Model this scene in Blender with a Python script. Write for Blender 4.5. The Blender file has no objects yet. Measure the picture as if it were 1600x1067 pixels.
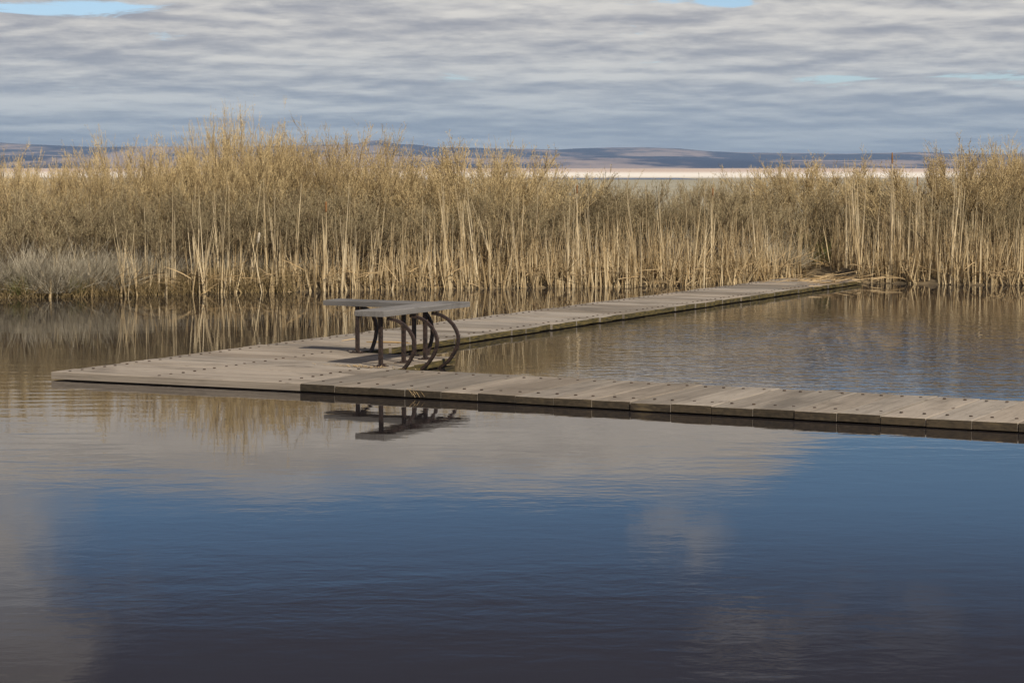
import bpy, bmesh, math, random
import numpy as np
from mathutils import Vector, noise as mnoise
R = math.radians
rng = np.random.default_rng(11)
random.seed(5)
scene = bpy.context.scene
COL = scene.collection

# ---------------------------------------------------------------- camera
F, CX, CY, YH, CAMZ = 3367.0, 800.0, 533.5, 262.0, 1.68
PITCH = math.atan((CY-YH)/F)
cd = bpy.data.cameras.new('camera'); cam = bpy.data.objects.new('camera', cd); COL.objects.link(cam)
cd.sensor_width = 36; cd.lens = F/1600*36; cd.clip_start = .1; cd.clip_end = 60000
cam.location = (0, 0, CAMZ); cam.rotation_euler = (R(90)-PITCH, 0, 0)
scene.camera = cam

def at(px, py, z=0.0):
    """ground point seen at a place of the photograph, on the level z"""
    a = (px-CX)/F; u = -(py-CY)/F
    d = (a, math.cos(PITCH)+u*math.sin(PITCH), -math.sin(PITCH)+u*math.cos(PITCH))
    t = (z-CAMZ)/d[2]
    return d[0]*t, d[1]*t

# ---------------------------------------------------------------- exposure
scene.view_settings.view_transform = 'Standard'
try: scene.view_settings.look = 'None'
except Exception: pass
scene.view_settings.exposure = 0.0
scene.view_settings.gamma = 1.0
scene.view_settings.use_curve_mapping = False

# ---------------------------------------------------------------- sun
SUN = Vector((.265, -.443, .44)).normalized()
EL = math.asin(SUN.z); AZ = math.atan2(SUN.x, SUN.y)
ld = bpy.data.lights.new('sun', 'SUN'); ld.energy = 4.7; ld.angle = R(.6); ld.color = (1, .90, .74)
sun = bpy.data.objects.new('sun', ld); COL.objects.link(sun)
sun.rotation_euler = (-SUN).to_track_quat('-Z', 'Y').to_euler()
sun.location = (20, -30, 30)

# ---------------------------------------------------------------- node helper
class NT:
    def __init__(s, tree): s.t = tree; s.n = tree.nodes; s.l = tree.links
    def new(s, typ, ins=None, **kw):
        nd = s.n.new(typ)
        for k, v in kw.items(): setattr(nd, k, v)
        for k, v in (ins or {}).items():
            sock = nd.inputs[k]
            if isinstance(v, bpy.types.NodeSocket): s.l.new(v, sock)
            else:
                if isinstance(v, tuple) and len(v) == 3 and sock.type == 'RGBA': v = v+(1,)
                sock.default_value = v
        return nd
    def m(s, op, a, b=None, c=None, clamp=False):
        ins = {0: a}
        if b is not None: ins[1] = b
        if c is not None: ins[2] = c
        nd = s.new('ShaderNodeMath', ins, operation=op); nd.use_clamp = clamp
        return nd.outputs[0]
    def mix(s, f, a, b, blend='MIX'):
        nd = s.new('ShaderNodeMix', data_type='RGBA', blend_type=blend)
        for i, v in ((0, f), (6, a), (7, b)):
            if isinstance(v, bpy.types.NodeSocket): s.l.new(v, nd.inputs[i])
            else:
                if isinstance(v, tuple) and len(v) == 3: v = v+(1,)
                nd.inputs[i].default_value = v
        return nd.outputs[2]
    def noise(s, vec, scale, detail=4, rough=.5, dist=0.0):
        nd = s.new('ShaderNodeTexNoise', {'Vector': vec, 'Scale': scale, 'Detail': detail, 'Roughness': rough, 'Distortion': dist})
        return nd.outputs[0]
    def ramp(s, f, lo, hi, a=0.0, b=1.0, smooth=True):
        nd = s.new('ShaderNodeMapRange', {0: f, 1: lo, 2: hi, 3: a, 4: b})
        nd.interpolation_type = 'SMOOTHSTEP' if smooth else 'LINEAR'
        return nd.outputs[0]
    def vmul(s, v, k): return s.new('ShaderNodeVectorMath', {0: v, 1: k}, operation='MULTIPLY').outputs[0]
    def vadd(s, v, k): return s.new('ShaderNodeVectorMath', {0: v, 1: k}, operation='ADD').outputs[0]

def material(name):
    m = bpy.data.materials.new(name); m.use_nodes = True
    nt = NT(m.node_tree); b = m.node_tree.nodes['Principled BSDF']
    return m, nt, b
def setb(nt, b, **kw):
    for k, v in kw.items():
        k = k.replace('_', ' ')
        if isinstance(v, bpy.types.NodeSocket): nt.l.new(v, b.inputs[k])
        else: b.inputs[k].default_value = (v+(1,)) if isinstance(v, tuple) and len(v) == 3 else v

# ---------------------------------------------------------------- sky
world = bpy.data.worlds.new('World'); scene.world = world; world.use_nodes = True
w = NT(world.node_tree); bg = world.node_tree.nodes['Background']
STR = .1
sky = w.new('ShaderNodeTexSky', sky_type='NISHITA', sun_disc=False, sun_elevation=EL, sun_rotation=AZ % (2*math.pi),
            air_density=1.0, dust_density=.4, ozone_density=2.0).outputs[0]
tc = w.new('ShaderNodeTexCoord').outputs['Generated']
sx = w.new('ShaderNodeSeparateXYZ', {0: tc})
X, Y, Z = sx.outputs
zc = w.m('MAXIMUM', Z, 0.0)
az = w.m('ARCTAN2', X, Y)
# cloud rolls: their apparent height shrinks towards the horizon
vv = w.m('MULTIPLY', w.m('LOGARITHM', w.m('ADD', 1.0, w.m('MULTIPLY', zc, 18.0)), math.e), 15.0)
def P(sx_, sy_, ox, oy):
    return w.new('ShaderNodeCombineXYZ', {0: w.m('ADD', w.m('MULTIPLY', az, sx_), ox), 1: w.m('ADD', w.m('MULTIPLY', vv, sy_), oy), 2: ox}).outputs[0]
roll = w.noise(P(15, .78, 3.3, 0), 1.0, 8, .58, .12)
roll_up = w.noise(P(15, .78, 3.3, .30), 1.0, 8, .58, .12)
broad = w.noise(P(4.5, .28, 8.1, 4), 1.0, 3, .5)
fine = w.noise(P(42, 1.7, 1.2, 9), 1.0, 6, .62, .2)
ragged = w.noise(P(17, .9, 5.7, 2), 1.0, 8, .65, .5)
soft = w.noise(w.vmul(tc, (20, 20, 30)), 1.0, 5, .6)
lit = w.m('SUBTRACT', roll, roll_up)                      # brighter upper rims, dull flat bases
br = w.m('ADD', w.m('MULTIPLY', lit, 2.1), w.m('ADD', w.m('MULTIPLY', w.m('SUBTRACT', roll, .5), 1.5), w.m('ADD', w.m('MULTIPLY', w.m('SUBTRACT', broad, .5), 1.5), w.m('MULTIPLY', w.m('SUBTRACT', fine, .5), .85))))
br = w.ramp(br, -.68, .70)
low = w.ramp(zc, .0, .070, 1.0, 0.0)                     # bluish towards the horizon
dark = w.mix(low, (3.55, 3.65, 4.05), (3.15, 3.95, 4.9))
lite = w.mix(low, (7.6, 7.3, 6.8), (5.6, 6.3, 6.8))
cloud = w.mix(br, dark, lite)
warm = w.ramp(zc, .078, .11, 0.0, 1.0)
cloud = w.mix(warm, cloud, w.mix(br, (4.9, 4.35, 3.8), (7.0, 6.2, 5.3)))
front = w.m('GREATER_THAN', Y, 0.0)
def blob(a0, z0, ra, rz, k, nz_=.02, src=None):
    n_ = w.m('SUBTRACT', src or soft, .5)
    da = w.m('DIVIDE', w.m('SUBTRACT', w.m('ADD', az, w.m('MULTIPLY', n_, nz_*1.6)), a0), ra)
    dz = w.m('DIVIDE', w.m('SUBTRACT', w.m('ADD', zc, w.m('MULTIPLY', n_, nz_)), z0), rz)
    r2 = w.m('ADD', w.m('MULTIPLY', da, da), w.m('MULTIPLY', dz, dz))
    return w.m('MULTIPLY', w.ramp(r2, 2.4, 0.0, 0.0, k), front)
# torn blue gaps in the deck
hole = None
for bl_ in ((-.200, .0705, .040, .004, .24), (.098, .0745, .012, .0025, .18), (.150, .0395, .020, .0026, .23), (.215, .0415, .03, .002, .16)):
    b_ = blob(*bl_, .001); hole = b_ if hole is None else w.m('ADD', hole, b_)
hole = w.ramp(w.m('ADD', ragged, hole), .63, .75)
hole = w.m('MULTIPLY', hole, w.ramp(zc, .030, .036))
azb = w.ramp(w.m('ADD', az, w.m('MULTIPLY', w.m('SUBTRACT', soft, .5), .16)), -.285, -.165)
edge = w.m('ADD', zc, w.m('MULTIPLY', w.m('SUBTRACT', w.m('ADD', w.m('MULTIPLY', soft, .5), w.m('MULTIPLY', ragged, .5)), .5), .040))
edge = w.m('ADD', edge, w.ramp(az, .105, .165, 0.0, .036))
blue = w.m('MULTIPLY', w.ramp(edge, .130, .160), azb)
blue = w.m('MAXIMUM', blue, w.ramp(zc, .145, .205, 0.0, .62))
cov = w.m('MULTIPLY', w.m('SUBTRACT', 1.0, hole), w.m('SUBTRACT', 1.0, blue))
puffy = w.noise(w.vmul(tc, (34, 34, 55)), 1.0, 6, .62, .4)
for bl_ in ((.082, .170, .018, .013, .38), (.112, .216, .024, .012, .30), (.17, .205, .05, .015, .12)):
    cov = w.m('MAXIMUM', cov, w.m('MULTIPLY', blob(*bl_, .03, puffy), w.ramp(puffy, .36, .60)))
veil = w.ramp(w.noise(w.vmul(tc, (2.2, 2.2, 3)), 1.0, 6, .55), .46, .60)
cov = w.m('MAXIMUM', cov, w.m('MULTIPLY', veil, w.ramp(zc, .34, .5)))
skyc = w.mix(1.0, sky, w.mix(w.ramp(zc, .09, .13), (.85, .97, 1.2), (.47, .62, .78)), 'MULTIPLY')
skyc = w.mix(w.m('MULTIPLY', w.ramp(zc, .142, .230), w.ramp(zc, .55, .35)), skyc, (.64, .72, 1.12))   # slate dimming added above the view to darken the water's reflection
final = w.mix(cov, skyc, cloud)
w.l.new(final, bg.inputs[0]); bg.inputs[1].default_value = STR

# ---------------------------------------------------------------- mesh helpers
def tag(o, label=None, cat=None, group=None, kind=None):
    if label: o['label'] = label
    if cat: o['category'] = cat
    if group: o['group'] = group
    if kind: o['kind'] = kind
    return o
def link(name, mesh, parent=None):
    o = bpy.data.objects.new(name, mesh); COL.objects.link(o)
    if parent: o.parent = parent
    return o
def empty(name, loc=(0, 0, 0), rz=0):
    o = bpy.data.objects.new(name, None); COL.objects.link(o); o.location = loc; o.rotation_euler = (0, 0, rz)
    o.empty_display_size = .1
    return o

class Q:
    """collects quads (numpy) with a per-vertex random value"""
    def __init__(s): s.v = []; s.f = []; s.r = []; s.n = 0
    def add(s, v, f, r):
        s.v.append(v.reshape(-1, 3)); s.f.append(f.reshape(-1, 4)+s.n); s.r.append(r.reshape(-1)); s.n += v.reshape(-1, 3).shape[0]
    def ribbons(s, pts, wid, side, rnd=None):
        """pts (N,K,3); wid (N,K); side (N,3) or (N,K,3)"""
        N, K, _ = pts.shape
        if side.ndim == 2: side = side[:, None, :]
        side = side/np.maximum(np.linalg.norm(side, axis=-1, keepdims=True), 1e-6)
        a = pts-side*wid[..., None]*.5; b = pts+side*wid[..., None]*.5
        v = np.stack([a, b], 2)                         # N,K,2,3
        base = (np.arange(N)*K*2)[:, None]+(np.arange(K-1)*2)[None, :]
        f = np.stack([base, base+1, base+3, base+2], -1)
        if rnd is None: rnd = rng.random(N)
        s.add(v, f, np.repeat(rnd, K*2))
    def tubes(s, pts, rad, rnd=None, sides=3):
        N, K, _ = pts.shape
        T = np.gradient(pts, axis=1); T /= np.maximum(np.linalg.norm(T, axis=-1, keepdims=True), 1e-6)
        ref = np.where(np.abs(T[..., 2:3]) > .9, np.array([1., 0, 0]), np.array([0, 0, 1.]))
        A = np.cross(T, ref); A /= np.maximum(np.linalg.norm(A, axis=-1, keepdims=True), 1e-6); B = np.cross(T, A)
        an = np.arange(sides)*2*np.pi/sides
        v = pts[:, :, None, :]+rad[..., None, None]*(A[:, :, None, :]*np.cos(an)[None, None, :, None]+B[:, :, None, :]*np.sin(an)[None, None, :, None])
        i = np.arange(N)[:, None, None]*K*sides; k = np.arange(K-1)[None, :, None]*sides; j = np.arange(sides)[None, None, :]
        j2 = (np.arange(sides)+1) % sides; j2 = j2[None, None, :]
        f = np.stack([i+k+j, i+k+j2, i+k+sides+j2, i+k+sides+j], -1)
        if rnd is None: rnd = rng.random(N)
        s.add(v, f, np.repeat(rnd, K*sides))
    def mesh(s, name, mat, smooth=False):
        me = bpy.data.meshes.new(name)
        v = np.concatenate(s.v).astype(np.float32); f = np.concatenate(s.f).astype(np.int32); r = np.concatenate(s.r).astype(np.float32)
        me.vertices.add(len(v)); me.vertices.foreach_set('co', v.ravel())
        me.loops.add(f.size); me.loops.foreach_set('vertex_index', f.ravel())
        me.polygons.add(len(f)); me.polygons.foreach_set('loop_start', np.arange(0, f.size, 4, dtype=np.int32))
        me.update(calc_edges=True); me.validate()
        at_ = me.attributes.new('rnd', 'FLOAT', 'POINT'); 
        if len(at_.data) == len(r): at_.data.foreach_set('value', r)
        me.materials.append(mat)
        if smooth: me.polygons.foreach_set('use_smooth', [True]*len(me.polygons))
        return me

def unit(v): return v/np.maximum(np.linalg.norm(v, axis=-1, keepdims=True), 1e-6)

# ---------------------------------------------------------------- materials
def mat_water(name, body, ripple, far=False):
    m, nt, b = material(name)
    geo = nt.new('ShaderNodeNewGeometry').outputs['Position']
    big = nt.noise(nt.vmul(geo, (.16, .22, 0)), 1.0, 2, .5)
    p1 = nt.noise(nt.vmul(geo, (1.2, 2.4, 0)), 1.0, 3, .55, .25)      # long low wavelets, crests across the view
    p2 = nt.noise(nt.vmul(geo, (4.6, 6.0, 0)), 1.0, 3, .6, .3)
    p3 = nt.noise(nt.vmul(geo, (13.0, 17.0, 0)), 1.0, 2, .5)
    sp = nt.new('ShaderNodeSeparateXYZ', {0: geo})
    if far:
        h = nt.m('MULTIPLY', p2, ripple)
    else:
        # breeze patch on the water inside the corner of the dock, and by the left edge
        gx = nt.ramp(sp.outputs[0], -.2, 2.4); gy = nt.m('MULTIPLY', nt.ramp(sp.outputs[1], 13.8, 18.5), nt.ramp(sp.outputs[1], 27.0, 21.0))
        patch = nt.m('MULTIPLY', nt.m('MULTIPLY', gx, gy), nt.ramp(big, .3, .5, .5, 1.0))
        l2 = nt.m('MULTIPLY', nt.ramp(sp.outputs[0], -2.0, -3.6), nt.m('MULTIPLY', nt.ramp(sp.outputs[1], 9.0, 13.0), nt.ramp(sp.outputs[1], 20.5, 17.5)))
        calm = nt.ramp(big, .42, .62, .35, 1.3)
        a1 = nt.m('ADD', nt.m('MULTIPLY', calm, .0016), nt.m('ADD', nt.m('MULTIPLY', patch, .0085), nt.m('MULTIPLY', l2, .0022)))
        a2 = nt.m('ADD', nt.m('MULTIPLY', calm, .00065), nt.m('ADD', nt.m('MULTIPLY', patch, .0140), nt.m('MULTIPLY', l2, .0005)))
        # fresh low wavelets close to the camera
        nearw = nt.ramp(sp.outputs[1], 13.0, 9.0)
        a2 = nt.m('ADD', a2, nt.m('MULTIPLY', nearw, .0002))
        a3 = nt.m('ADD', .00002, nt.m('MULTIPLY', patch, .0004))
        h = nt.m('ADD', nt.m('MULTIPLY', p1, a1), nt.m('ADD', nt.m('MULTIPLY', p2, a2), nt.m('MULTIPLY', p3, a3)))
        # regular little waves running out past the left corner of the dock
        wv = nt.new('ShaderNodeTexWave', {'Vector': nt.vadd(geo, nt.new('ShaderNodeCombineXYZ', {1: nt.m('MULTIPLY', p1, .25)}).outputs[0]), 'Scale': 1.15, 'Distortion': 1.5, 'Detail': 1.0, 'Detail Scale': .6}, wave_type='BANDS', bands_direction='Y').outputs[1]
        h = nt.m('ADD', h, nt.m('MULTIPLY', wv, nt.m('MULTIPLY', l2, .0004)))
    bump = nt.new('ShaderNodeBump', {'Strength': 1.0, 'Distance': 1.0, 'Height': h}).outputs[0]
    setb(nt, b, Base_Color=body, Roughness=.012, IOR=1.333, Normal=bump)
    return m

M = {}
M['water'] = mat_water('pond_water', (.020, .017, .018), 1)
M['lake'] = mat_water('lake_water', (.10, .12, .15), .05, True)

def mat_wood(name, c0, c1, rough=.85, sage=None, bump=.5):
    m, nt, b = material(name)
    uv = nt.new('ShaderNodeUVMap').outputs[0]
    geo_ = nt.new('ShaderNodeNewGeometry').outputs['Position']
    r = nt.new('ShaderNodeAttribute', attribute_name='rnd').outputs['Fac']
    g1 = nt.noise(nt.vmul(uv, (1.4, 38, 0)), 1.0, 5, .6, .6)
    g2 = nt.noise(nt.vmul(uv, (5, 120, 0)), 1.0, 3, .6, .2)
    blot = nt.noise(nt.vmul(uv, (1.3, 2.6, 0)), 1.0, 4, .55)
    g0 = nt.noise(nt.vmul(uv, (.7, 13, 0)), 1.0, 3, .55, .4)
    f = nt.m('ADD', nt.m('ADD', nt.m('MULTIPLY', g1, .35), nt.m('MULTIPLY', g0, .35)), nt.m('ADD', nt.m('MULTIPLY', r, .30), .075))
    col = nt.mix(nt.ramp(f, .40, .72), c0, c1)
    col = nt.mix(nt.ramp(blot, .46, .68, 0, .5), col, tuple(x*.62 for x in c0))
    col = nt.mix(nt.ramp(g2, .56, .70, 0, .7), col, tuple(x*.45 for x in c0))
    hue = nt.m('FRACT', nt.m('MULTIPLY', r, 7.31))
    col = nt.mix(nt.m('MULTIPLY', hue, .55), col, nt.mix(1.0, col, (.86, .94, 1.04), 'MULTIPLY'))
    wet = nt.noise(nt.vmul(geo_, (1.1, 1.1, 1.1)), 1.0, 5, .65)
    col = nt.mix(nt.ramp(wet, .56, .66, 0, .38), col, tuple(x*.5 for x in c0))
    kn = nt.new('ShaderNodeTexVoronoi', {'Vector': nt.vmul(uv, (1.0, 3.2, 0)), 'Scale': 1.3, 'Randomness': 1.0}).outputs['Distance']
    col = nt.mix(nt.ramp(kn, .075, .03, 0, .75), col, (.06, .04, .028))
    h = nt.m('ADD', nt.m('MULTIPLY', g1, .003), nt.m('MULTIPLY', g2, .0015))
    bm_ = nt.new('ShaderNodeBump', {'Strength': bump, 'Distance': 1.0, 'Height': h}).outputs[0]
    setb(nt, b, Base_Color=col, Roughness=rough, Normal=bm_)
    b.inputs['Specular IOR Level'].default_value = .25
    return m
M['deck'] = mat_wood('weathered_planks', (.20, .166, .131), (.365, .308, .25))
M['corner'] = mat_wood('weathered_planks_corner', (.21, .171, .133), (.365, .304, .244))
M['seat'] = mat_wood('seat_boards', (.145, .132, .122), (.225, .208, .195))

def mat_end():
    # wet end grain of the planks, green with algae towards the water
    m, nt, b = material('plank_end_grain')
    uv = nt.new('ShaderNodeUVMap').outputs[0]
    geo = nt.new('ShaderNodeNewGeometry').outputs['Position']
    r = nt.new('ShaderNodeAttribute', attribute_name='rnd').outputs['Fac']
    n = nt.noise(nt.vmul(geo, (22, 22, 60)), 1.0, 5, .65)
    n2 = nt.noise(nt.vmul(geo, (3, 3, 9)), 1.0, 3, .5)
    col = nt.mix(nt.ramp(nt.m('ADD', n, nt.m('MULTIPLY', r, .25)), .4, .85), (.030, .022, .013), (.085, .062, .036))
    col = nt.mix(nt.ramp(n2, .60, .70, 0, .7), col, (.17, .125, .065))
    setb(nt, b, Base_Color=col, Roughness=.8)
    return m
M['end'] = mat_end()
def mat_moss():
    m, nt, b = material('mossy_plank_ends')
    geo = nt.new('ShaderNodeNewGeometry').outputs['Position']
    n = nt.noise(nt.vmul(geo, (9, 9, 50)), 1.0, 5, .65)
    col = nt.mix(nt.ramp(n, .35, .7), (.035, .028, .010), (.135, .100, .030))
    setb(nt, b, Base_Color=col, Roughness=.9)
    return m
M['moss'] = mat_moss()

def simple(name, c0, c1, scale, rough=.9, spec=.2, rnd=0.0, objr=0.0, bump=0.0):
    m, nt, b = material(name)
    geo = nt.new('ShaderNodeNewGeometry').outputs['Position']
    f = nt.noise(geo, scale, 5, .6)
    f = nt.ramp(f, .33, .67)
    if rnd:
        r = nt.new('ShaderNodeAttribute', attribute_name='rnd').outputs['Fac']
        f = nt.m('ADD', nt.m('MULTIPLY', f, 1-rnd), nt.m('MULTIPLY', r, rnd))
    if objr:
        o = nt.new('ShaderNodeObjectInfo').outputs['Random']
        f = nt.m('ADD', nt.m('MULTIPLY', f, 1-objr), nt.m('MULTIPLY', o, objr))
    setb(nt, b, Base_Color=nt.mix(f, c0, c1), Roughness=rough)
    b.inputs['Specular IOR Level'].default_value = spec
    if bump:
        setb(nt, b, Normal=nt.new('ShaderNodeBump', {'Strength': .6, 'Distance': bump, 'Height': nt.noise(geo, scale*3, 5, .6)}).outputs[0])
    return m
M['steel'] = simple('rusty_steel', (.016, .012, .011), (.055, .034, .027), 45, .6, .4, bump=.002)
M['bolt'] = simple('bolt_heads', (.022, .016, .012), (.07, .04, .024), 60, .7, .3)
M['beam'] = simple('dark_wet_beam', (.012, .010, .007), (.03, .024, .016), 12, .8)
M['reed'] = simple('dry_cattail', (.42, .31, .16), (.78, .66, .46), 5, .8, .25, rnd=.6, objr=.25)
M['reed2'] = simple('broken_reeds', (.27, .18, .08), (.66, .53, .33), 5, .85, .2, rnd=.85)
M['litter'] = simple('fallen_reeds', (.30, .20, .09), (.56, .42, .25), 6, .85, .2, rnd=.8)
M['head'] = simple('seed_head', (.20, .10, .045), (.32, .18, .08), 30, .95, .1)
M['fluff'] = simple('fluffy_seed_head', (.42, .36, .27), (.60, .53, .42), 30, .95, .1)
M['stem'] = simple('shrub_stems', (.11, .076, .046), (.36, .27, .165), 4, .9, .15, rnd=.8)
M['twig'] = simple('shrub_twigs', (.36, .265, .135), (.69, .55, .31), 2.5, .9, .15, rnd=.5, objr=.4)
M['twig_grey'] = simple('grey_shrub_twigs', (.22, .178, .105), (.47, .385, .235), 2.5, .9, .15, rnd=.5, objr=.4)
M['sage'] = simple('grey_sage', (.21, .182, .13), (.58, .52, .41), 3, .95, .1, rnd=.8)
M['grass'] = simple('bank_grass', (.11, .078, .035), (.32, .24, .125), 3, .9, .1, rnd=.7)
M['green'] = simple('green_grass', (.12, .13, .035), (.30, .29, .12), 3, .9, .1, rnd=.8)
M['soil'] = simple('bank_soil', (.035, .025, .014), (.11, .08, .045), 2.5, .95, .1, bump=.03)

# ---------------------------------------------------------------- the setting: bank, pond, flats, hills
BK = [at(-700, 470), at(-300, 468), at(0, 465.5), at(100, 464), at(200, 461.5), at(350, 458), at(500, 455), at(700, 451.5), at(900, 449), at(1060, 446.5),
      at(1180, 441), at(1232, 433.5), at(1282, 436), at(1318, 441.5), at(1480, 445), at(1600, 446.5), at(1900, 448), at(2300, 450)]
BX = np.array([p[0] for p in BK]); BY = np.array([p[1] for p in BK])
def bank(x): return float(np.interp(x, BX, BY))+.10*mnoise.noise(Vector((x*1.7, 3.1, 0)))+.05*mnoise.noise(Vector((x*5.1, 1.1, 0)))

def grid_mesh(name, xs, ys, zf, mat, smooth=True):
    nx, ny = len(xs), len(ys)
    vs = [(x, y, zf(x, y)) for y in ys for x in xs]
    fs = [(j*nx+i, j*nx+i+1, (j+1)*nx+i+1, (j+1)*nx+i) for j in range(ny-1) for i in range(nx-1)]
    me = bpy.data.meshes.new(name); me.from_pydata(vs, [], fs); me.materials.append(mat)
    if smooth: me.polygons.foreach_set('use_smooth', [True]*len(fs))
    me.update(); return link(name, me)

def ground_z(x, y):
    by = bank(max(min(x, 12.9), -12.9)); d = y-by
    if d < 0: z = max(-.6, d*.9-.02)
    else: z = min(.16, .02+d*.35)
    if d > 0: z += .035*mnoise.noise(Vector((x*.9, y*.9, 0)))
    if d > 40: z = .12
    if y < -3: z = min(.25, (-3-y)*.2-.3)
    if abs(x) > 14: z = max(z, min(.2, (abs(x)-14)*.15-.2))
    return z
def spaced(a, b, s): return list(np.arange(a, b+1e-6, s))
gx = [-9000, -3000, -900, -250, -80, -40, -25]+spaced(-16, 16, .35)+[25, 40, 80, 250, 900, 3000, 9000]
gy = [-200, -40, -12, -7, -5, -3, 5, 15, 22, 25]+spaced(25.4, 40, .22)+[44, 55, 75, 110, 200, 400, 1000, 3000, 9500]
m, nt, b = material('dry_ground')
geo = nt.new('ShaderNodeNewGeometry').outputs['Position']
f1 = nt.noise(geo, 1.8, 6, .6); f2 = nt.noise(geo, .02, 4, .5)
c = nt.mix(nt.ramp(f1, .35, .65), (.055, .040, .022), (.17, .125, .07))
sp = nt.new('ShaderNodeSeparateXYZ', {0: geo}).outputs[1]
c = nt.mix(nt.ramp(sp, 36, 60), c, nt.mix(nt.ramp(f2, .35, .65), (.26, .23, .16), (.36, .32, .24)))
setb(nt, b, Base_Color=c, Roughness=.95, Normal=nt.new('ShaderNodeBump', {'Strength': .7, 'Distance': .02, 'Height': nt.noise(geo, 14, 5, .6)}).outputs[0])
g = grid_mesh('ground', gx, gy, ground_z, m); tag(g, kind='structure')

def sheet(name, x0, x1, y0, y1, z, mat, cat=None):
    me = bpy.data.meshes.new(name)
    me.from_pydata([(x0, y0, z), (x1, y0, z), (x1, y1, z), (x0, y1, z)], [], [(0, 1, 2, 3)]); me.materials.append(mat)
    o = link(name, me); tag(o, kind='structure'); return o
sheet('pond_water', -15.5, 15.5, -5, 36, 0.0, M['water'])

# far flats beyond the reeds: wet mud, a strip of lake, the salt flat
m, nt, b = material('mud_flat'); geo = nt.new('ShaderNodeNewGeometry').outputs['Position']
n = nt.noise(nt.vmul(geo, (.02, .05, 0)), 1.0, 4, .5)
setb(nt, b, Base_Color=nt.mix(nt.ramp(n, .3, .7), (.30, .275, .205), (.375, .345, .26)), Roughness=.8)
sheet('mud_flat', -3000, 3000, 46, 305, .17, m)
sheet('lake', -3000, 3000, 270, 318, .19, M['lake'])
m, nt, b = material('salt_flat'); geo = nt.new('ShaderNodeNewGeometry').outputs['Position']
n = nt.noise(nt.vmul(geo, (.004, .012, 0)), 1.0, 5, .6)
yy = nt.new('ShaderNodeSeparateXYZ', {0: geo}).outputs[1]
yn = nt.m('ADD', yy, nt.m('MULTIPLY', nt.m('SUBTRACT', n, .5), 500.0))
c = nt.mix(nt.ramp(yn, 280, 380), (.60, .56, .48), (.84, .78, .70))
c = nt.mix(nt.ramp(yn, 480, 900), c, (.58, .45, .37))
c = nt.mix(nt.ramp(yn, 1500, 3000, 0, 1), c, (.55, .43, .35))
setb(nt, b, Base_Color=c, Roughness=.95)
sheet('salt_flat', -7000, 7000, 312, 9400, .21, m)

SKY = [(-900, 236), (-400, 226), (-100, 223), (0, 223.5), (60, 226), (150, 230), (230, 229), (320, 229), (480, 228), (548, 227), (570, 223), (585, 220.5), (598, 220.5), (610, 224),
       (628, 227), (645, 226.5), (680, 231), (740, 232), (800, 233.5), (870, 234.5), (905, 232.5), (960, 231), (1010, 231), (1060, 232.5), (1110, 237), (1160, 239.5), (1250, 240.5), (1320, 241.5),
       (1375, 240), (1420, 239), (1450, 239), (1500, 241.5), (1600, 240.5), (1900, 236), (2500, 244)]
SXp = [p[0] for p in SKY]; SYp = [p[1] for p in SKY]
def hills():
    D0, D1, ND = 4600.0, 8600.0, 70
    pxs = np.arange(-850, 2451, 9.0)
    vs = []; fs = []
    for j in range(ND):
        t = j/(ND-1); d = D0+(D1-D0)*t
        for i, p in enumerate(pxs):
            x = (p-CX)/F*d
            ht = (YH-np.interp(p, SXp, SYp))/F*8000+1.7
            nz = mnoise.fractal(Vector((x*.0011, d*.0022, 2.0)), .9, 2.1, 6)
            nz2 = mnoise.fractal(Vector((x*.0030, d*.0050, 7.0)), .9, 2.1, 5)
            tt = min(1.0, t/.85); s = tt*tt*(3-2*tt)
            # terraces: a foreland step, a middle bench, then the rim
            s = .32*min(1, max(0, (t-.02)/.16))**1.4+.12*min(1, max(0, (t-.28)/.25))+.56*(lambda q: q*q*(3-2*q))(min(1, max(0, (t-.55)/.30)))
            z = ht*s+(nz*7.0+nz2*3.0)*(4*t*(1-t))*(1 if t < .85 else .0)
            if t > .85: z = ht*(1-.25*(t-.85)/.15)
            if t < .02: z = -1.0
            vs.append((x, d, max(z, -1.0)))
    n = len(pxs)
    for j in range(ND-1):
        for i in range(n-1): fs.append((j*n+i, j*n+i+1, (j+1)*n+i+1, (j+1)*n+i))
    m, nt, b = material('hills_sage_shade_haze'); geo = nt.new('ShaderNodeNewGeometry').outputs['Position']
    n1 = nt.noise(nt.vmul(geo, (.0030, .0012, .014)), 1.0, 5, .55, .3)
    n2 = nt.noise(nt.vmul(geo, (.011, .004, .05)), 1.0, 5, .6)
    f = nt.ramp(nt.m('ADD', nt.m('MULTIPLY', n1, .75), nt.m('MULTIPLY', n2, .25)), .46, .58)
    c = nt.mix(f, (.030, .045, .095), (.34, .275, .26))  # bluish dark sage patches; cloud shade and blue distance haze mixed into the colour
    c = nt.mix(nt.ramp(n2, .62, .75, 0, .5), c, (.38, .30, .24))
    setb(nt, b, Base_Color=c, Roughness=1.0); b.inputs['Specular IOR Level'].default_value = 0
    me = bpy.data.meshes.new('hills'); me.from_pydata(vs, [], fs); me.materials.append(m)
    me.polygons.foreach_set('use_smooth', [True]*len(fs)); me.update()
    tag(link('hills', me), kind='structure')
hills()

# ---------------------------------------------------------------- boardwalk
DZ = .065; TH = .055
C0 = at(80, 581, DZ); ROT = R(-27.45)
dock = empty('boardwalk', (C0[0], C0[1], 0), ROT)
tag(dock, 'low weathered plank boardwalk bending in a right angle on the pond', 'boardwalk')

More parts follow.
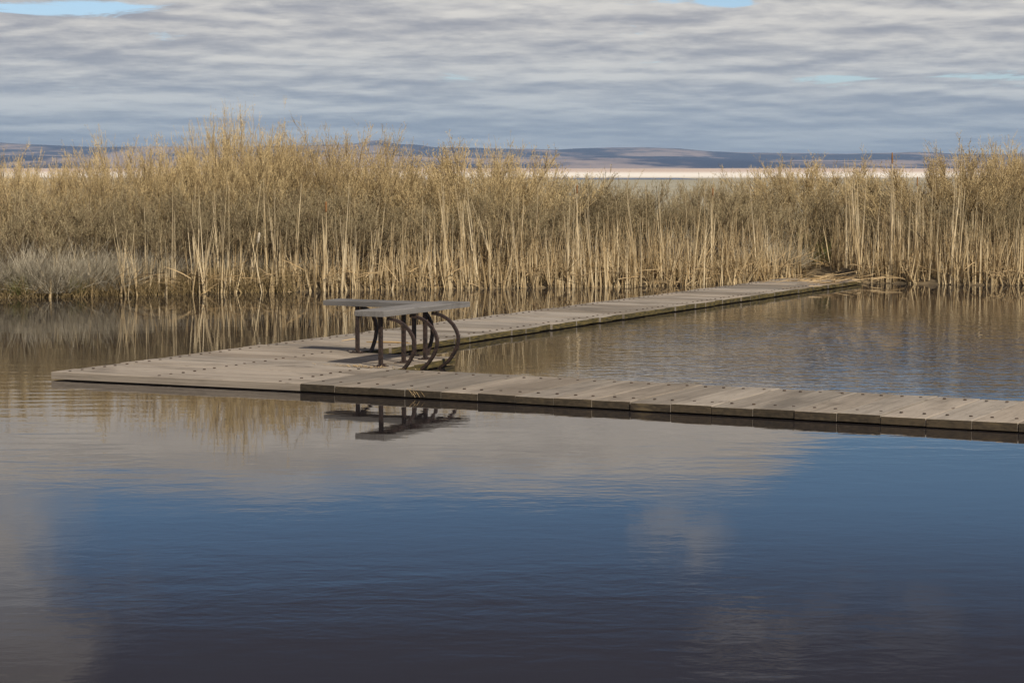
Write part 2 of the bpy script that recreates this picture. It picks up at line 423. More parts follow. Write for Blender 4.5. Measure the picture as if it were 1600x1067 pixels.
class Board:
    """planks with chamfered top edges, uv along the grain, a random value each, end and side faces in their own slots"""
    def __init__(s): s.v = []; s.f = []; s.uv = []; s.mi = []; s.r = []
    def plank(s, q, z1, th, along, mats=(0, 1, 1, 1, 1), r=None, ch=.005):
        """q: four (x,y) corners counter-clockwise; along: 0 when the grain runs q0->q1, 1 when q1->q2. mats: top, sides of edge 01,12,23,30"""
        r = random.random() if r is None else r
        q = [Vector((a[0], a[1], 0)) for a in q]; cen = sum(q, Vector())/4
        L = (q[1]-q[0]).length; W = (q[2]-q[1]).length
        def ins(p):
            d = p-cen; return Vector((p.x-(ch if d.x > 0 else -ch), p.y-(ch if d.y > 0 else -ch), 0))
        jz = [random.uniform(-.003, .003) for _ in range(4)]
        n0 = len(s.v)
        b = [Vector((p.x, p.y, z1-th)) for p in q]; mid = [Vector((p.x, p.y, z1-ch*.8+jz[i])) for i, p in enumerate(q)]; top = [Vector((ins(p).x, ins(p).y, z1+jz[i])) for i, p in enumerate(q)]
        s.v += [tuple(x) for x in b+mid+top]; s.r += [r]*12
        uo = random.uniform(0, 50); vo = random.uniform(0, 50)
        loc = [(0, 0), (L, 0), (L, W), (0, W)] if along == 0 else [(0, 0), (0, L), (W, L), (W, 0)]
        def face(ix, uvs, mi): s.f.append([n0+i for i in ix]); s.uv.append([(uo+a, vo+c) for a, c in uvs]); s.mi.append(mi)
        face((8, 9, 10, 11), loc, mats[0])
        for k in range(4):
            j = (k+1) % 4
            e0, e1 = loc[k], loc[j]
            horizontal = abs(e1[0]-e0[0]) > abs(e1[1]-e0[1])
            if horizontal: lo = [(e0[0], e0[1]+.3), (e1[0], e1[1]+.3)]
            else: lo = [(e0[0]+.3, e0[1]), (e1[0]+.3, e1[1])]
            face((k, j, 4+j, 4+k), [lo[0], lo[1], e1, e0], mats[k+1])
            face((4+k, 4+j, 8+j, 8+k), [e0, e1, e1, e0], mats[0])
        face((3, 2, 1, 0), [loc[3], loc[2], loc[1], loc[0]], mats[0])
    def build(s, name, mats, parent):
        me = bpy.data.meshes.new(name); me.from_pydata(s.v, [], s.f)
        uvl = me.uv_layers.new(name='UVMap'); k = 0
        for f in s.uv:
            for c in f: uvl.data[k].uv = c; k += 1
        for m_ in mats: me.materials.append(m_)
        me.polygons.foreach_set('material_index', s.mi)
        a = me.attributes.new('rnd', 'FLOAT', 'POINT'); a.data.foreach_set('value', s.r)
        me.update(); return link(name, me, parent)

bolts = []
PW = .2955
# corner platform: nine planks running along the front edge
def fy(x, y): return y+.13*min(1, max(0, x/2.26))*(1-y/2.66)
B = Board()
for k in range(9):
    y0, y1 = k*PW+(.004 if k else 0), (k+1)*PW-.004
    xr = 2.262 if y1 < 1.50 else 2.285-.09*(k-5)/3+random.uniform(-.008, .008)
    xl = random.uniform(-.008, .008) if k else 0
    if k == 4: xr = 2.262
    B.plank([(xl, fy(0, y0)), (xr, fy(xr, y0)), (xr, fy(xr, y1)), (xl, fy(0, y1))], DZ, TH, 0, (0, 0, 1, 0, 0))
    for bx in (.115, .97, 2.05):
        for fr in (.25, .75):
            bolts.append((bx+random.uniform(-.012, .012), fy(bx, y0+PW*fr)+random.uniform(-.012, .012)))
B.build('corner_decking', [M['corner'], M['moss']], dock)
# far walkway
B = Board(); nfar = 47
for k in range(nfar):
    y0 = 9*PW+k*PW+.003; y1 = y0+PW-random.choice((.004, .005, .007, .012)); sh = .1*(y0-2.66)/15
    xl, xr = sh+random.uniform(-.012, .012), 1.195+sh*.4+random.uniform(-.015, .015)
    B.plank([(xl, y0), (xr, y0), (xr, y1), (xl, y1)], DZ+random.uniform(-.002, .003), TH, 0, (0, 0, 1, 0, 1))
    for bx in (.12+sh, 1.06+sh*.4):
        for fr in (.25, .75): bolts.append((bx+random.uniform(-.012, .012), y0+PW*fr+random.uniform(-.012, .012)))
B.build('far_decking', [M['deck'], M['moss']], dock)
# front walkway
B = Board(); x = 2.268; k = 0
while x < 11.5:
    wd = .302+random.uniform(-.006, .006); gap = random.choice((.003, .004, .006, .009))
    y0, y1 = .13+random.uniform(-.006, .006), 1.45+random.uniform(-.008, .008)
    B.plank([(x, y0), (x+wd-gap, y0), (x+wd-gap, y1), (x, y1)], DZ+random.uniform(-.002, .002), TH, 1, (0, 1, 0, 1, 0))
    for fr in (.25, .75):
        for by in (.335, 1.30): bolts.append((x+wd*fr+random.uniform(-.012, .012), by+random.uniform(-.012, .012)))
    x += wd
B.build('front_decking', [M['deck'], M['end']], dock)
# bearers under the planks
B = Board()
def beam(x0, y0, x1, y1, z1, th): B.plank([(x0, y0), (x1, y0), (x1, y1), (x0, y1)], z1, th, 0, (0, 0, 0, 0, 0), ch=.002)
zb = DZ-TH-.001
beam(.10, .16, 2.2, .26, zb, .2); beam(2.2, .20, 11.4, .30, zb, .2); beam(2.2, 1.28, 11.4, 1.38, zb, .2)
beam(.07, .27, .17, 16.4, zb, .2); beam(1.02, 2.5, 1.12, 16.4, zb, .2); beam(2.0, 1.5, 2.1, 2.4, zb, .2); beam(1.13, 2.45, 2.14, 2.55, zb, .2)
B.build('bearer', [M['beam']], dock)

def bolt_geo(bm, x, y, z):
    r = .0135; n = 8
    c0 = [bm.verts.new((x+r*math.cos(i*2*math.pi/n), y+r*math.sin(i*2*math.pi/n), z)) for i in range(n)]
    c1 = [bm.verts.new((x+r*.75*math.cos(i*2*math.pi/n), y+r*.75*math.sin(i*2*math.pi/n), z+.006)) for i in range(n)]
    for i in range(n): bm.faces.new((c0[i], c0[(i+1) % n], c1[(i+1) % n], c1[i]))
    bm.faces.new(c1)
def dw(x, y, z=0):
    c, s = math.cos(ROT), math.sin(ROT); return Vector((C0[0]+x*c-y*s, C0[1]+x*s+y*c, z))
def inview(p):
    a = p.y; return abs(p.x/a) < .238
vis = [q for q in bolts if inview(dw(*q))]
vis.sort(key=lambda q: dw(*q).length)
first = vis[:100]; rest = [q for q in bolts if q not in set(first)]
bm = bmesh.new(); bolt_geo(bm, 0, 0, 0); bme = bpy.data.meshes.new('bolt'); bm.to_mesh(bme); bm.free(); bme.materials.append(M['bolt'])
for q in first:
    o = link('bolt', bme, dock); o.location = (q[0], q[1], DZ+.001)
bm = bmesh.new()
for q in rest: bolt_geo(bm, q[0], q[1], DZ+.001)
me = bpy.data.meshes.new('bolts'); bm.to_mesh(me); bm.free(); me.materials.append(M['bolt'])
tag(link('bolts', me, dock), kind='stuff')

# ---------------------------------------------------------------- bench
bench = empty('bench', tuple(dw(1.9, 2.2, DZ)), ROT)
tag(bench, 'corner bench of two grey boards on rusty posts and curved steel arms', 'bench')
def bl(x, y, z): return (x-1.9, y-2.2, z)
SZ = .46; ST = .045
def board_obj(q, name, along):
    B = Board(); B.plank([(a-1.9, c-2.2) for a, c in q], SZ, ST, along, (0, 0, 0, 0, 0), ch=.006)
    return B.build(name, [M['seat']], bench)
board_obj([(1.905, 1.49), (2.19, 1.47), (2.19, 2.93), (1.905, 2.90)], 'seat', 1)
board_obj([(.945, 2.525), (1.900, 2.525), (1.900, 2.80), (.925, 2.80)], 'seat', 0)
def bar(bm, pts, w, d, up=Vector((0, 0, 1)), side=None):
    """rectangular bar swept along pts; side = constant width direction"""
    rings = []
    for i, p in enumerate(pts):
        t = (pts[min(i+1, len(pts)-1)]-pts[max(i-1, 0)]).normalized(); nrm = t.cross(side).normalized()
        rings.append([bm.verts.new(p+side*(w/2)*a+nrm*(d/2)*b_) for a, b_ in ((-1, -1), (1, -1), (1, 1), (-1, 1))])
    for i in range(len(rings)-1):
        for k in range(4): bm.faces.new((rings[i][k], rings[i][(k+1) % 4], rings[i+1][(k+1) % 4], rings[i+1][k]))
    bm.faces.new(rings[0]); bm.faces.new(rings[-1])
def fin(bm, name, parent, smooth=False):
    bmesh.ops.recalc_face_normals(bm, faces=bm.faces)
    me = bpy.data.meshes.new(name); bm.to_mesh(me); bm.free(); me.materials.append(M['steel'])
    return link(name, me, parent)
def leg(x, y, d):
    """upright post with a base plate, and its curved arm that leaves the seat, bows out towards d and returns to the deck edge"""
    d = Vector((d[0], d[1], 0)); s = Vector((-d.y, d.x, 0)); o = Vector(bl(x, y, 0)); ztop = SZ-ST-.001
    bm = bmesh.new(); bar(bm, [o+Vector((0, 0, .006)), o+Vector((0, 0, ztop-.006))], .029, .029, side=s); fin(bm, 'post', bench)
    bm = bmesh.new(); bar(bm, [o+Vector((0, 0, .001)), o+Vector((0, 0, .007))], .115, .085, side=s)
    for k in (-1, 1):
        c = o+s*(.043*k)+Vector((0, 0, .007)); bar(bm, [c, c+Vector((0, 0, .012))], .018, .018, side=s)
    fin(bm, 'base_plate', bench)
    bm = bmesh.new(); bar(bm, [o-d*.05+Vector((0, 0, ztop-.003)), o+d*.13+Vector((0, 0, ztop-.003))], .045, .006, side=s); fin(bm, 'seat_bracket', bench)
    ARC = [(.055, ztop-.022), (.11, ztop-.026), (.165, ztop-.042), (.215, ztop-.070), (.26, ztop-.110), (.292, ztop-.158), (.308, ztop-.205), (.308, ztop-.25), (.295, ztop-.30), (.27, ztop-.345), (.24, ztop-.388), (.205, ztop-.425), (.165, ztop-.455), (.125, ztop-.478), (.09, ztop-.492)]
    xo = .01
    bm = bmesh.new(); bar(bm, [o+d*(a+xo)+Vector((0, 0, z)) for a, z in ARC], .026, .024, side=s); fin(bm, 'curved_arm', bench)
for y in (1.60, 1.97, 2.33): leg(2.085, y, (1, 0))
for x in (1.25, 1.82): leg(x, 2.60, (0, 1))

# ---------------------------------------------------------------- vegetation
def curve(base, d0, L, bend, K):
    """(N,3) base, (N,3) unit direction, (N,) length, (N,3) bend vector -> (N,K,3) points"""
    t = np.linspace(0, 1, K)[None, :, None]
    return base[:, None, :]+d0[:, None, :]*L[:, None, None]*t+bend[:, None, :]*(t**2)

def sphere_dirs(n):
    return unit(rng.normal(size=(n, 3)))

ZTOP = {}
def shrub_meshes(H, Wd, ns, nsec, ntert, twmat, flake=.0115, droop=.0, spread=.9, name='shrub', hollow=(.36, 2.2, .15, .22)):
    # stems
    az_ = rng.random(ns)*2*np.pi; rr = np.sqrt(rng.random(ns))
    base = np.stack([np.cos(az_)*rr*Wd*.22, np.sin(az_)*rr*Wd*.22, np.full(ns, -.02)], 1)
    az2 = az_+rng.normal(0, .35, ns); th = rr*spread*(.5+.6*rng.random(ns))
    d = np.stack([np.cos(az2)*np.sin(th), np.sin(az2)*np.sin(th), np.cos(th)], 1)
    L = H*(.76+.17*rng.random(ns))*(1-.16*rr*rr); 
    k_ = rng.random(ns) < .03; L = np.where(k_, H*(.90+.08*rng.random(ns)), L)
    bend = np.stack([np.cos(az2)*.08*H*rng.random(ns), np.sin(az2)*.08*H*rng.random(ns), (rng.random(ns)*.10-droop)*H], 1)+rng.normal(0, .03*H, (ns, 3))
    K = 6; S = curve(base, d, L, bend, K)
    S[:, 1:-1] += rng.normal(0, .012*H, (ns, K-2, 3))
    q = Q(); q.tubes(S, np.linspace(.0065, .0022, K)[None, :]*(.6+.8*rng.random((ns, 1))))
    # second order
    N2 = ns*nsec; i = np.repeat(np.arange(ns), nsec); t = hollow[0]+(.98-hollow[0])*rng.random(N2)**.85
    fidx = t*(K-1); a = np.floor(fidx).astype(int).clip(0, K-2); fr = (fidx-a)[:, None]
    b2 = S[i, a]*(1-fr)+S[i, a+1]*fr; tan = unit(S[i, a+1]-S[i, a])
    d2 = unit(tan*1.0+sphere_dirs(N2)*.50+np.array([0, 0, .42])); L2 = H*(.10+.17*rng.random(N2))*(1.1-.35*t)
    K2 = 4; S2 = curve(b2, d2, L2, rng.normal(0, .02*H, (N2, 3))+np.array([0, 0, .02*H]), K2)
    q.ribbons(S2, np.linspace(.0048, .0022, K2)[None, :]*np.ones((N2, 1)), np.cross(d2, sphere_dirs(N2)))
    stems = q.mesh(name+'_stems', M['stem'])
    # third order: fine twigs with dry flakes of leaf and seed
    q = Q(); N3 = N2*ntert; i = np.repeat(np.arange(N2), ntert); t = .15+.85*rng.random(N3)
    fidx = t*(K2-1); a = np.floor(fidx).astype(int).clip(0, K2-2); fr = (fidx-a)[:, None]
    b3 = S2[i, a]*(1-fr)+S2[i, a+1]*fr; d3 = unit(unit(S2[i, a+1]-S2[i, a])*.9+sphere_dirs(N3)*.6+np.array([0, 0, .35]))
    L3 = H*.035+.075*rng.random(N3)
    S3 = curve(b3, d3, L3, rng.normal(0, .006, (N3, 3)), 2)
    kp = rng.random(N3) < np.clip(S3[:, 0, 2]/H*hollow[1]-hollow[2], hollow[3], 1)
    r3 = (rng.random(N3)*.6+.4*rng.random(ns)[np.repeat(np.repeat(np.arange(ns), nsec), ntert)])
    q.ribbons(S3, np.tile(np.array([[.0034, .0018]]), (N3, 1))*kp[:, None], np.cross(d3, sphere_dirs(N3)), np.where(kp, r3, r3))
    nf = 5; N4 = N3*nf; i = np.repeat(np.arange(N3), nf)
    hgt = S3[i, 1][:, 2]/H
    keep = (rng.random(N4) < np.clip(-.55+2.2*hgt, .03, 1)) & kp[i]
    i = i[keep]; N4 = len(i)
    p = S3[i, 0]+(S3[i, 1]-S3[i, 0])*(.3+.75*rng.random(N4))[:, None]
    dd = unit(d3[i]+sphere_dirs(N4)*.8); ll = flake*(.6+.8*rng.random(N4))
    S4 = np.stack([p, p+dd*ll[:, None]], 1)
    q.ribbons(S4, np.stack([ll*.5, ll*.32], 1), np.cross(dd, sphere_dirs(N4)), r3[i])
    twigs = q.mesh(name+'_twigs', twmat)
    ZTOP[twigs.name] = float(np.percentile(np.concatenate(q.v)[:, 2], 98.2))
    return stems, twigs

tall = [shrub_meshes(1.0*2.0, 1.5, 96, 16, 8, M['twig']) for _ in range(5)]
round_ = [shrub_meshes(1.7, 1.7, 96, 16, 8, M['twig'], spread=1.35, droop=.08, hollow=(.52, 3.0, .85, .06)) for _ in range(3)]
low_ = [shrub_meshes(1.35, 1.5, 76, 14, 8, M['twig_grey'], spread=1.15, flake=.010) for _ in range(4)]
def put_shrub(meshes, px, top, back, label, group, wid=1.0, name='shrub', Href=2.0):
    """foot of the shrub: a distance back from the bank, in the direction of px; its height reaches the photo's crown line"""
    x0, y0 = at(px, 452)
    y = bank(x0)+back; x = (px-CX)/F*y
    H = CAMZ+(YH-top)/F*y-.1; Href = ZTOP[meshes[1].name]
    o = empty(name, (x, y, .10), random.uniform(0, 6.28)); s = H/Href
    o.scale = (s*wid, s*wid, s)
    tag(o, label, 'shrub', group)
    link('stems', meshes[0], o); link('twigs', meshes[1], o)
    return o
GT = 'tall dry tan shrubs on the far bank'; GL = 'low greyish shrubs in the gap of the bank'
tl = [
 (-70, 252, 2.6, 't', 'tan shrub cut by the left picture edge, hills above it'),
 (10, 250, 2.2, 't', 'dense tan shrub at the far left above the grey sage'),
 (85, 264, 2.8, 't', 'lower tan shrub second from the left edge'),
 (140, 264, 2.1, 't', 'tan shrub standing left of the first pointed crown'),
 (205, 230, 2.7, 't', 'tan shrub with a pointed feathery crown before the blue hills at left'),
 (268, 264, 2.1, 't', 'tan shrub in the dip between two pointed crowns at left'),
 (322, 250, 2.9, 't', 'tan shrub leaning against the tallest bush from the left'),
 (368, 190, 2.6, 'n', 'tallest tan shrub of the bank, its narrow plume high against the clouds'),
 (352, 232, 2.2, 't', 'broad tan shrub around the foot of the tallest plume'),
 (425, 228, 2.2, 't', 'bushy tan shrub directly right of the tallest plume'),
 (478, 234, 2.9, 't', 'tan shrub with thin bare tips poking into the sky'),
 (540, 216, 2.5, 't', 'tan shrub with brown forked tips left of the flat-topped hill'),
 (592, 258, 2.1, 't', 'tan shrub below the flat-topped hill'),
 (640, 268, 2.9, 'r', 'tan shrub left of the big round bush, over a dark hollow'),
 (715, 238, 2.5, 'r', 'big round tan bush with a dark hollow under its left side'),
 (765, 240, 2.1, 't', 'upright tan shrub in the middle of the round-topped mass'),
 (808, 262, 2.8, 'r', 'last rounded tan shrub before the view opens to the salt flat'),
 (885, 288, 2.0, 'l', 'greyish shrub at the left end of the gap before the flats'),
 (948, 286, 2.8, 'l', 'greyish tan shrub below the white salt flat, second in the gap'),
 (1010, 296, 2.1, 'l', 'small grey shrub in the middle of the gap before the flats'),
 (1072, 290, 2.7, 'l', 'dark grey twiggy shrub behind leaning reeds, right of the gap middle'),
 (1130, 292, 2.2, 'l', 'grey twiggy shrub left of the boardwalk end'),
 (1188, 287, 2.9, 'l', 'grey shrub rising to the right over the boardwalk end'),
 (1240, 264, 2.6, 'r', 'tan shrub directly behind the far end of the boardwalk'),
 (1300, 258, 3.0, 'r', 'spreading tan shrub right of the boardwalk end'),
 (1352, 290, 2.4, 'l', 'lower greyish shrub behind the tall reeds right of the boardwalk'),
 (1415, 298, 2.9, 'l', 'low shrub in the dip left of the large right-hand shrub'),
 (1492, 244, 2.2, 'r', 'large tan shrub with loose crown near the right edge'),
 (1548, 238, 2.9, 't', 'tall tan shrub behind the reeds near the right edge'),
 (1605, 242, 2.3, 't', 'tan shrub cut by the right picture edge'),
 (1675, 256, 2.7, 't', 'tan shrub outside the reeds beyond the right edge')]
for k, (p_, top, back, kind, lab) in enumerate(tl):
    ms, hr, wd = {'n': (tall[k % 5], 2.0, .62), 't': (tall[k % 5], 2.0, .95), 'r': (round_[k % 3], 1.55, 1.15), 'l': (low_[k % 4], 1.35, 1.1)}[kind]
    put_shrub(ms, p_, top, back, lab, GL if kind == 'l' else GT, wd, 'shrub', hr)
# lower front row that hides the feet of the tall ones
fr_ = [(30, 300, 'dense'), (110, 306, ''), (180, 300, ''), (250, 296, ''), (320, 300, ''), (395, 290, ''), (455, 296, ''), (515, 292, ''), (575, 300, ''), (735, 300, ''), (800, 306, ''), (1285, 318, ''), (1460, 318, ''), (1530, 300, ''), (1590, 306, '')]
fl = ['low greyish tan shrub rising behind the grey sage at the left edge', 'low greyish tan shrub over the middle of the grey sage', 'low greyish tan shrub behind the first reeds from the left', 'low greyish tan shrub under the dip between the left crowns',
      'low greyish tan shrub at the left foot of the tallest plume', 'low greyish tan shrub at the right foot of the tallest plume', 'low greyish tan shrub between the tallest plume and the bench', 'low greyish tan shrub straight behind the left end of the bench',
      'low greyish tan shrub behind the middle of the bench', 'low greyish tan shrub in front of the big round bush', 'low greyish tan shrub under the right end of the round bush mass', 'low greyish tan shrub behind the green grass by the boardwalk end',
      'low greyish tan shrub behind reeds left of the large right-hand shrub', 'low greyish tan shrub in front of the large right-hand shrub', 'low greyish tan shrub in the right corner of the bank']
for k, (p_, top, _) in enumerate(fr_):
    put_shrub(low_[k % 4], p_, top+4, 1.25+.35*(k % 3)*.5, fl[k], 'lower greyish tan shrubs in the front of the bank', 1.15, 'low_shrub', 1.35)

# grey sage: fine upright hair
def tuft(n, H, Wd, mat, lean=.5, name='tuft', wid=.004):
    q = Q(); a = rng.random(n)*2*np.pi; r = np.sqrt(rng.random(n))
    base = np.stack([np.cos(a)*r*Wd*.38, np.sin(a)*r*Wd*.38, np.full(n, -.03)], 1)
    th = r*lean*(.4+.8*rng.random(n)); a2 = a+rng.normal(0, .6, n)
    d = np.stack([np.cos(a2)*np.sin(th), np.sin(a2)*np.sin(th), np.cos(th)], 1)
    L = H*(.5+.5*rng.random(n))*(1.05-.35*r)
    S = curve(base, d, L, rng.normal(0, .16*H, (n, 3)), 4)
    q.ribbons(S, np.array([1, .9, .7, .3])[None, :]*wid*(.7+.6*rng.random((n, 1))), np.cross(d, sphere_dirs(n)))
    return q.mesh(name, mat)
sages = [tuft(1900, .62, 1.0, M['sage'], .85, 'sage', .005) for _ in range(3)]
sg = [(-30, .35, .95), (35, .55, 1.0), (80, .30, .85), (120, .6, 1.05), (165, .4, .8), (210, .75, .9), (255, .7, .8), (345, .9, .75), (385, .7, .7), (500, 1.1, .7), (690, 1.2, .75), (1205, 1.3, .85)]
sl = ['grey sage clump cut by the left picture edge', 'grey sage clump behind the green grass tuft at far left', 'small pale sage clump near the water, third from left', 'widest grey sage clump under the tan shrubs at left',
      'grey sage clump beside the first short reed', 'grey sage clump between the first two tall reeds', 'grey sage clump behind a slanting reed', 'pale sage clump low between crowded reeds at left', 'pale sage clump left of the white seed head',
      'faint sage clump behind the reeds left of the bench', 'faint sage clump in the dark hollow right of the bench', 'grey sage clump left of the boardwalk end']
for k, (p_, back, s) in enumerate(sg):
    x0, y0 = at(p_, 455); y = bank(x0)+back; o = link('sage_clump', sages[k % 3]); o.location = ((p_-CX)/F*y, y, .05+.1*min(1, back))
    o.rotation_euler = (0, 0, k*1.3); o.scale = (s*1.25, s*1.25, s); tag(o, sl[k], 'sage', 'grey sage clumps along the bank')
grs = [tuft(420, .5, .5, M['green'], .7, 'green_tuft', .008) for _ in range(2)]
for k, (p_, back, s, lab) in enumerate([(28, .12, .62, 'green grass tuft at the water by the far left edge'), (118, .1, .5, 'olive grass tuft below the grey sage at left'), (1272, .9, 1.35, 'tall olive green grass tuft behind the end of the boardwalk'), (1300, .55, .8, 'short olive green grass tuft right of the boardwalk end')]):
    x0, y0 = at(p_, 455); y = bank(x0)+back; o = link('grass_tuft', grs[k % 2]); o.location = ((p_-CX)/F*y, y, .05)
    o.scale = (s, s, s); tag(o, lab, 'grass tuft', 'green grass tufts on the bank')

# cattails: a stem wrapped in dry leaf blades, broken at different heights
def cattail(H, nb, lean, q=None, at0=(0, 0, 0), stemw=.011, bw=.022, ground_lean=None):
    own = q is None; q = q or Q(); n = nb
    ax = rng.normal(0, 1, 2); ax = ax/np.linalg.norm(ax)
    D = np.array([ax[0]*lean, ax[1]*lean, 1.0]) if ground_lean is None else ground_lean; D = D/np.linalg.norm(D)
    b0 = np.array(at0, float)
    P = curve(b0[None], D[None], np.array([H]), (rng.normal(0, .03*H, (1, 3)) if ground_lean is None or ground_lean[0] else np.zeros((1, 3))), 6)
    q.tubes(P, np.linspace(stemw*.5, stemw*.28, 6)[None, :], sides=4)
    base = b0+np.stack([rng.normal(0, .010, n), rng.normal(0, .010, n), np.zeros(n)], 1)
    dev = rng.normal(0, .011, (n, 3)); big = rng.random(n) < .12; dev[big] *= 16; d = unit(D[None]+dev); 
    L = H*(.25+.68*rng.random(n)); L[big] *= .7
    bend = rng.normal(0, .02, (n, 3))*H; bend[big] *= 3; bend[big, 2] = -.12*H
    S = curve(base, d, L, bend, 6)
    w_ = bw*(.6+.6*rng.random((n, 1)))*np.array([[1.0, .95, .8, .62, .42, .15]])
    q.ribbons(S, w_, np.cross(d, sphere_dirs(n)))
    return q
variants = []
for k in range(24):
    a = (.0, .03, .07, .12, .02, .18)[k % 6]
    variants.append((a, cattail(1.3, random.randint(3, 8), 0, ground_lean=np.array([a, 0, 1.0])).mesh('cattail', M['reed'])))
heads = []
def on_dock(x, y, mgn=.05):
    dx, dy = x-C0[0], y-C0[1]; c, s = math.cos(-ROT), math.sin(-ROT); u, n = dx*c-dy*s, dx*s+dy*c
    return -mgn < u < 1.32+mgn and n < 16.7
zones = [  # px0, px1, number, height range, spread behind the waterline, label
 (60, 190, 5, (.25, .75), .3, 'dry cattail stalk at the water below the grey sage'),
 (190, 300, 20, (.45, 1.55), .45, 'dry cattail stalk at the right end of the grey sage'),
 (300, 480, 40, (.5, 1.55), .6, 'dry cattail stalk on the bank left of the bench'),
 (480, 600, 28, (.5, 1.5), .6, 'dry cattail stalk above the left half of the bench'),
 (600, 682, 18, (.5, 1.4), .7, 'dry cattail stalk before the dark hollow of the round bush'),
 (682, 760, 24, (.5, 1.65), .7, 'dry cattail stalk below the right half of the round bush'),
 (760, 940, 46, (.5, 1.45), .8, 'dry cattail stalk left of the gap with the salt flat'),
 (940, 1110, 42, (.5, 1.5), .8, 'dry cattail stalk below the white salt flat left of the boardwalk'),
 (1110, 1235, 20, (.5, 1.4), .7, 'dry cattail stalk left of the far end of the boardwalk'),
 (1308, 1450, 32, (.8, 1.85), .7, 'dry cattail stalk right of the far end of the boardwalk'),
 (1450, 1620, 25, (.6, 1.75), .8, 'dry cattail stalk near the right picture edge')]
for (p0, p1, num, hr, sp_, lab) in zones:
    k = 0; tries = 0
    while k < num and tries < 4000:
        tries += 1
        p_ = random.uniform(p0, p1) if random.random() < .45 else p0+(p1-p0)*((math.floor(random.random()*6)+.5)/6)+random.gauss(0, (p1-p0)*.06)
        x0, y0 = at(p_, 450); y = bank(x0)+random.random()**1.6*sp_-.03; x = (p_-CX)/F*y
        if on_dock(x, y): continue
        h = hr[0]+(hr[1]-hr[0])*random.random()**2.0
        a, me_ = variants[random.randrange(24)]; rz = random.uniform(0, 6.28); ry = random.gauss(0, .05)
        o = link('cattail_stalk', me_); o.location = (x, y, -.03)
        o.rotation_euler = (random.gauss(0, .04), ry, rz); s = h/1.3; o.scale = ((.50+.28*s), (.50+.28*s), s)
        ln = a*math.cos(rz)+math.tan(ry)
        wd = 'slanting right' if ln > .075 else 'slanting left' if ln < -.075 else 'upright'
        hw = 'short' if h < hr[0]+.25*(hr[1]-hr[0]) else 'tall' if h > hr[0]+.6*(hr[1]-hr[0]) else 'medium-high'
        l_ = '%s %s %s' % (hw, wd, lab); tag(o, l_, 'cattail', l_.replace('stalk', 'stalks')); k += 1

def headed(px_, h, back, mat, r, ln, lab, lean=(0, 0)):
    x0, y0 = at(px_, 450); y = bank(x0)+back; x = (px_-CX)/F*y
    t = empty('seeding_cattail', (x, y, -.03)); tag(t, lab, 'cattail', 'cattails that still carry a seed head')
    t.rotation_euler = (lean[1], lean[0], 0)
    link('stalk', cattail(h, 6, 0.0, stemw=.019, ground_lean=np.array([0, 0, 1.0])).mesh('cattail_stalk', M['reed']), t)
    q = Q(); zs = np.array([0, .04, .15, .5, .85, .96, 1.0])*ln; pr = np.array([.25, .75, 1, 1.05, .95, .6, .15])*r
    pts = np.zeros((1, 7, 3)); pts[0, :, 2] = zs+h-.02
    q.tubes(pts, pr[None, :], sides=8); link('seed_head', q.mesh('seed_head', mat, True), t)
headed(1392, 1.78, .1, M['head'], .012, .17, 'tallest cattail right of the boardwalk with a narrow brown head', (.0, 0))
headed(903, 1.36, .3, M['head'], .012, .13, 'cattail with a small brown head before the salt flat, left in the gap', (-.01, 0))
headed(1113, 1.32, .3, M['head'], .011, .12, 'cattail with a thin brown head before the mud flat, right in the gap', (.0, 0))
headed(388, .72, .15, M['fluff'], .019, .15, 'leaning stalk with a burst pale fluffy seed head', (.18, 0))
headed(510, 1.12, .2, M['head'], .015, .15, 'cattail with a tan head above the left end of the bench', (0, 0))
headed(1430, 1.45, .3, M['head'], .010, .15, 'slender cattail with thin head, second from the tallest one', (.01, 0))

# the dense bed of short, broken and leaning stalks between them (uncountable)
q = Q()
dens = [(190, 300, 34), (300, 480, 150), (480, 600, 150), (600, 760, 290), (760, 940, 420), (940, 1110, 420), (1110, 1240, 300), (1236, 1325, 150), (1305, 1450, 430), (1450, 1640, 500), (60, 190, 14)]
for (p0, p1, num) in dens:
    for _ in range(num):
        p_ = random.uniform(p0, p1); x0, y0 = at(p_, 450); y = bank(x0)+random.random()**1.2*1.0-.04; x = (p_-CX)/F*y
        if on_dock(x, y): continue
        chaos = 1.0 if 850 < p_ < 1240 else .55
        h = .18+(.92 if p_ > 600 else .74)*random.random()**1.5
        le = abs(random.gauss(0, .28))*chaos+.03
        cattail(h, random.randint(2, 4), le, q, (x, y, -.03), .008, .016)
tag(link('reed_bed', q.mesh('reed_bed', M['reed2'])), 'dense bed of short broken straw-coloured reeds along the waterline', 'reeds', kind='stuff')

# blades lying criss-cross low above the water and bent over the dock's end
q = Q(); n = 1100
pp = np.concatenate([rng.uniform(170, 800, 350), rng.uniform(800, 1640, 750)]); xs = []; 
base = []; dirs = []; LL = []
for p_ in pp:
    x0, y0 = at(p_, 450); y = bank(x0)+random.random()*.9-.10; x = (p_-CX)/F*y
    if on_dock(x, y, 0): continue
    base.append((x, y, random.uniform(.0, .25))); a = random.uniform(0, 6.28); e = random.gauss(.15, .45)
    dirs.append((math.cos(a)*math.cos(e), math.sin(a)*math.cos(e)*.6, abs(math.sin(e)))); LL.append(random.uniform(.15, .6))
base = np.array(base); dirs = unit(np.array(dirs)); LL = np.array(LL); n = len(LL)
S = curve(base, dirs, LL, rng.normal(0, .05, (n, 3))+np.array([0, 0, -.05]), 4)
S[..., 2] = np.maximum(S[..., 2], .004)
q.ribbons(S, .011*(.5+rng.random((n, 1)))*np.array([[.8, 1, .8, .3]]), np.cross(dirs, sphere_dirs(n)))
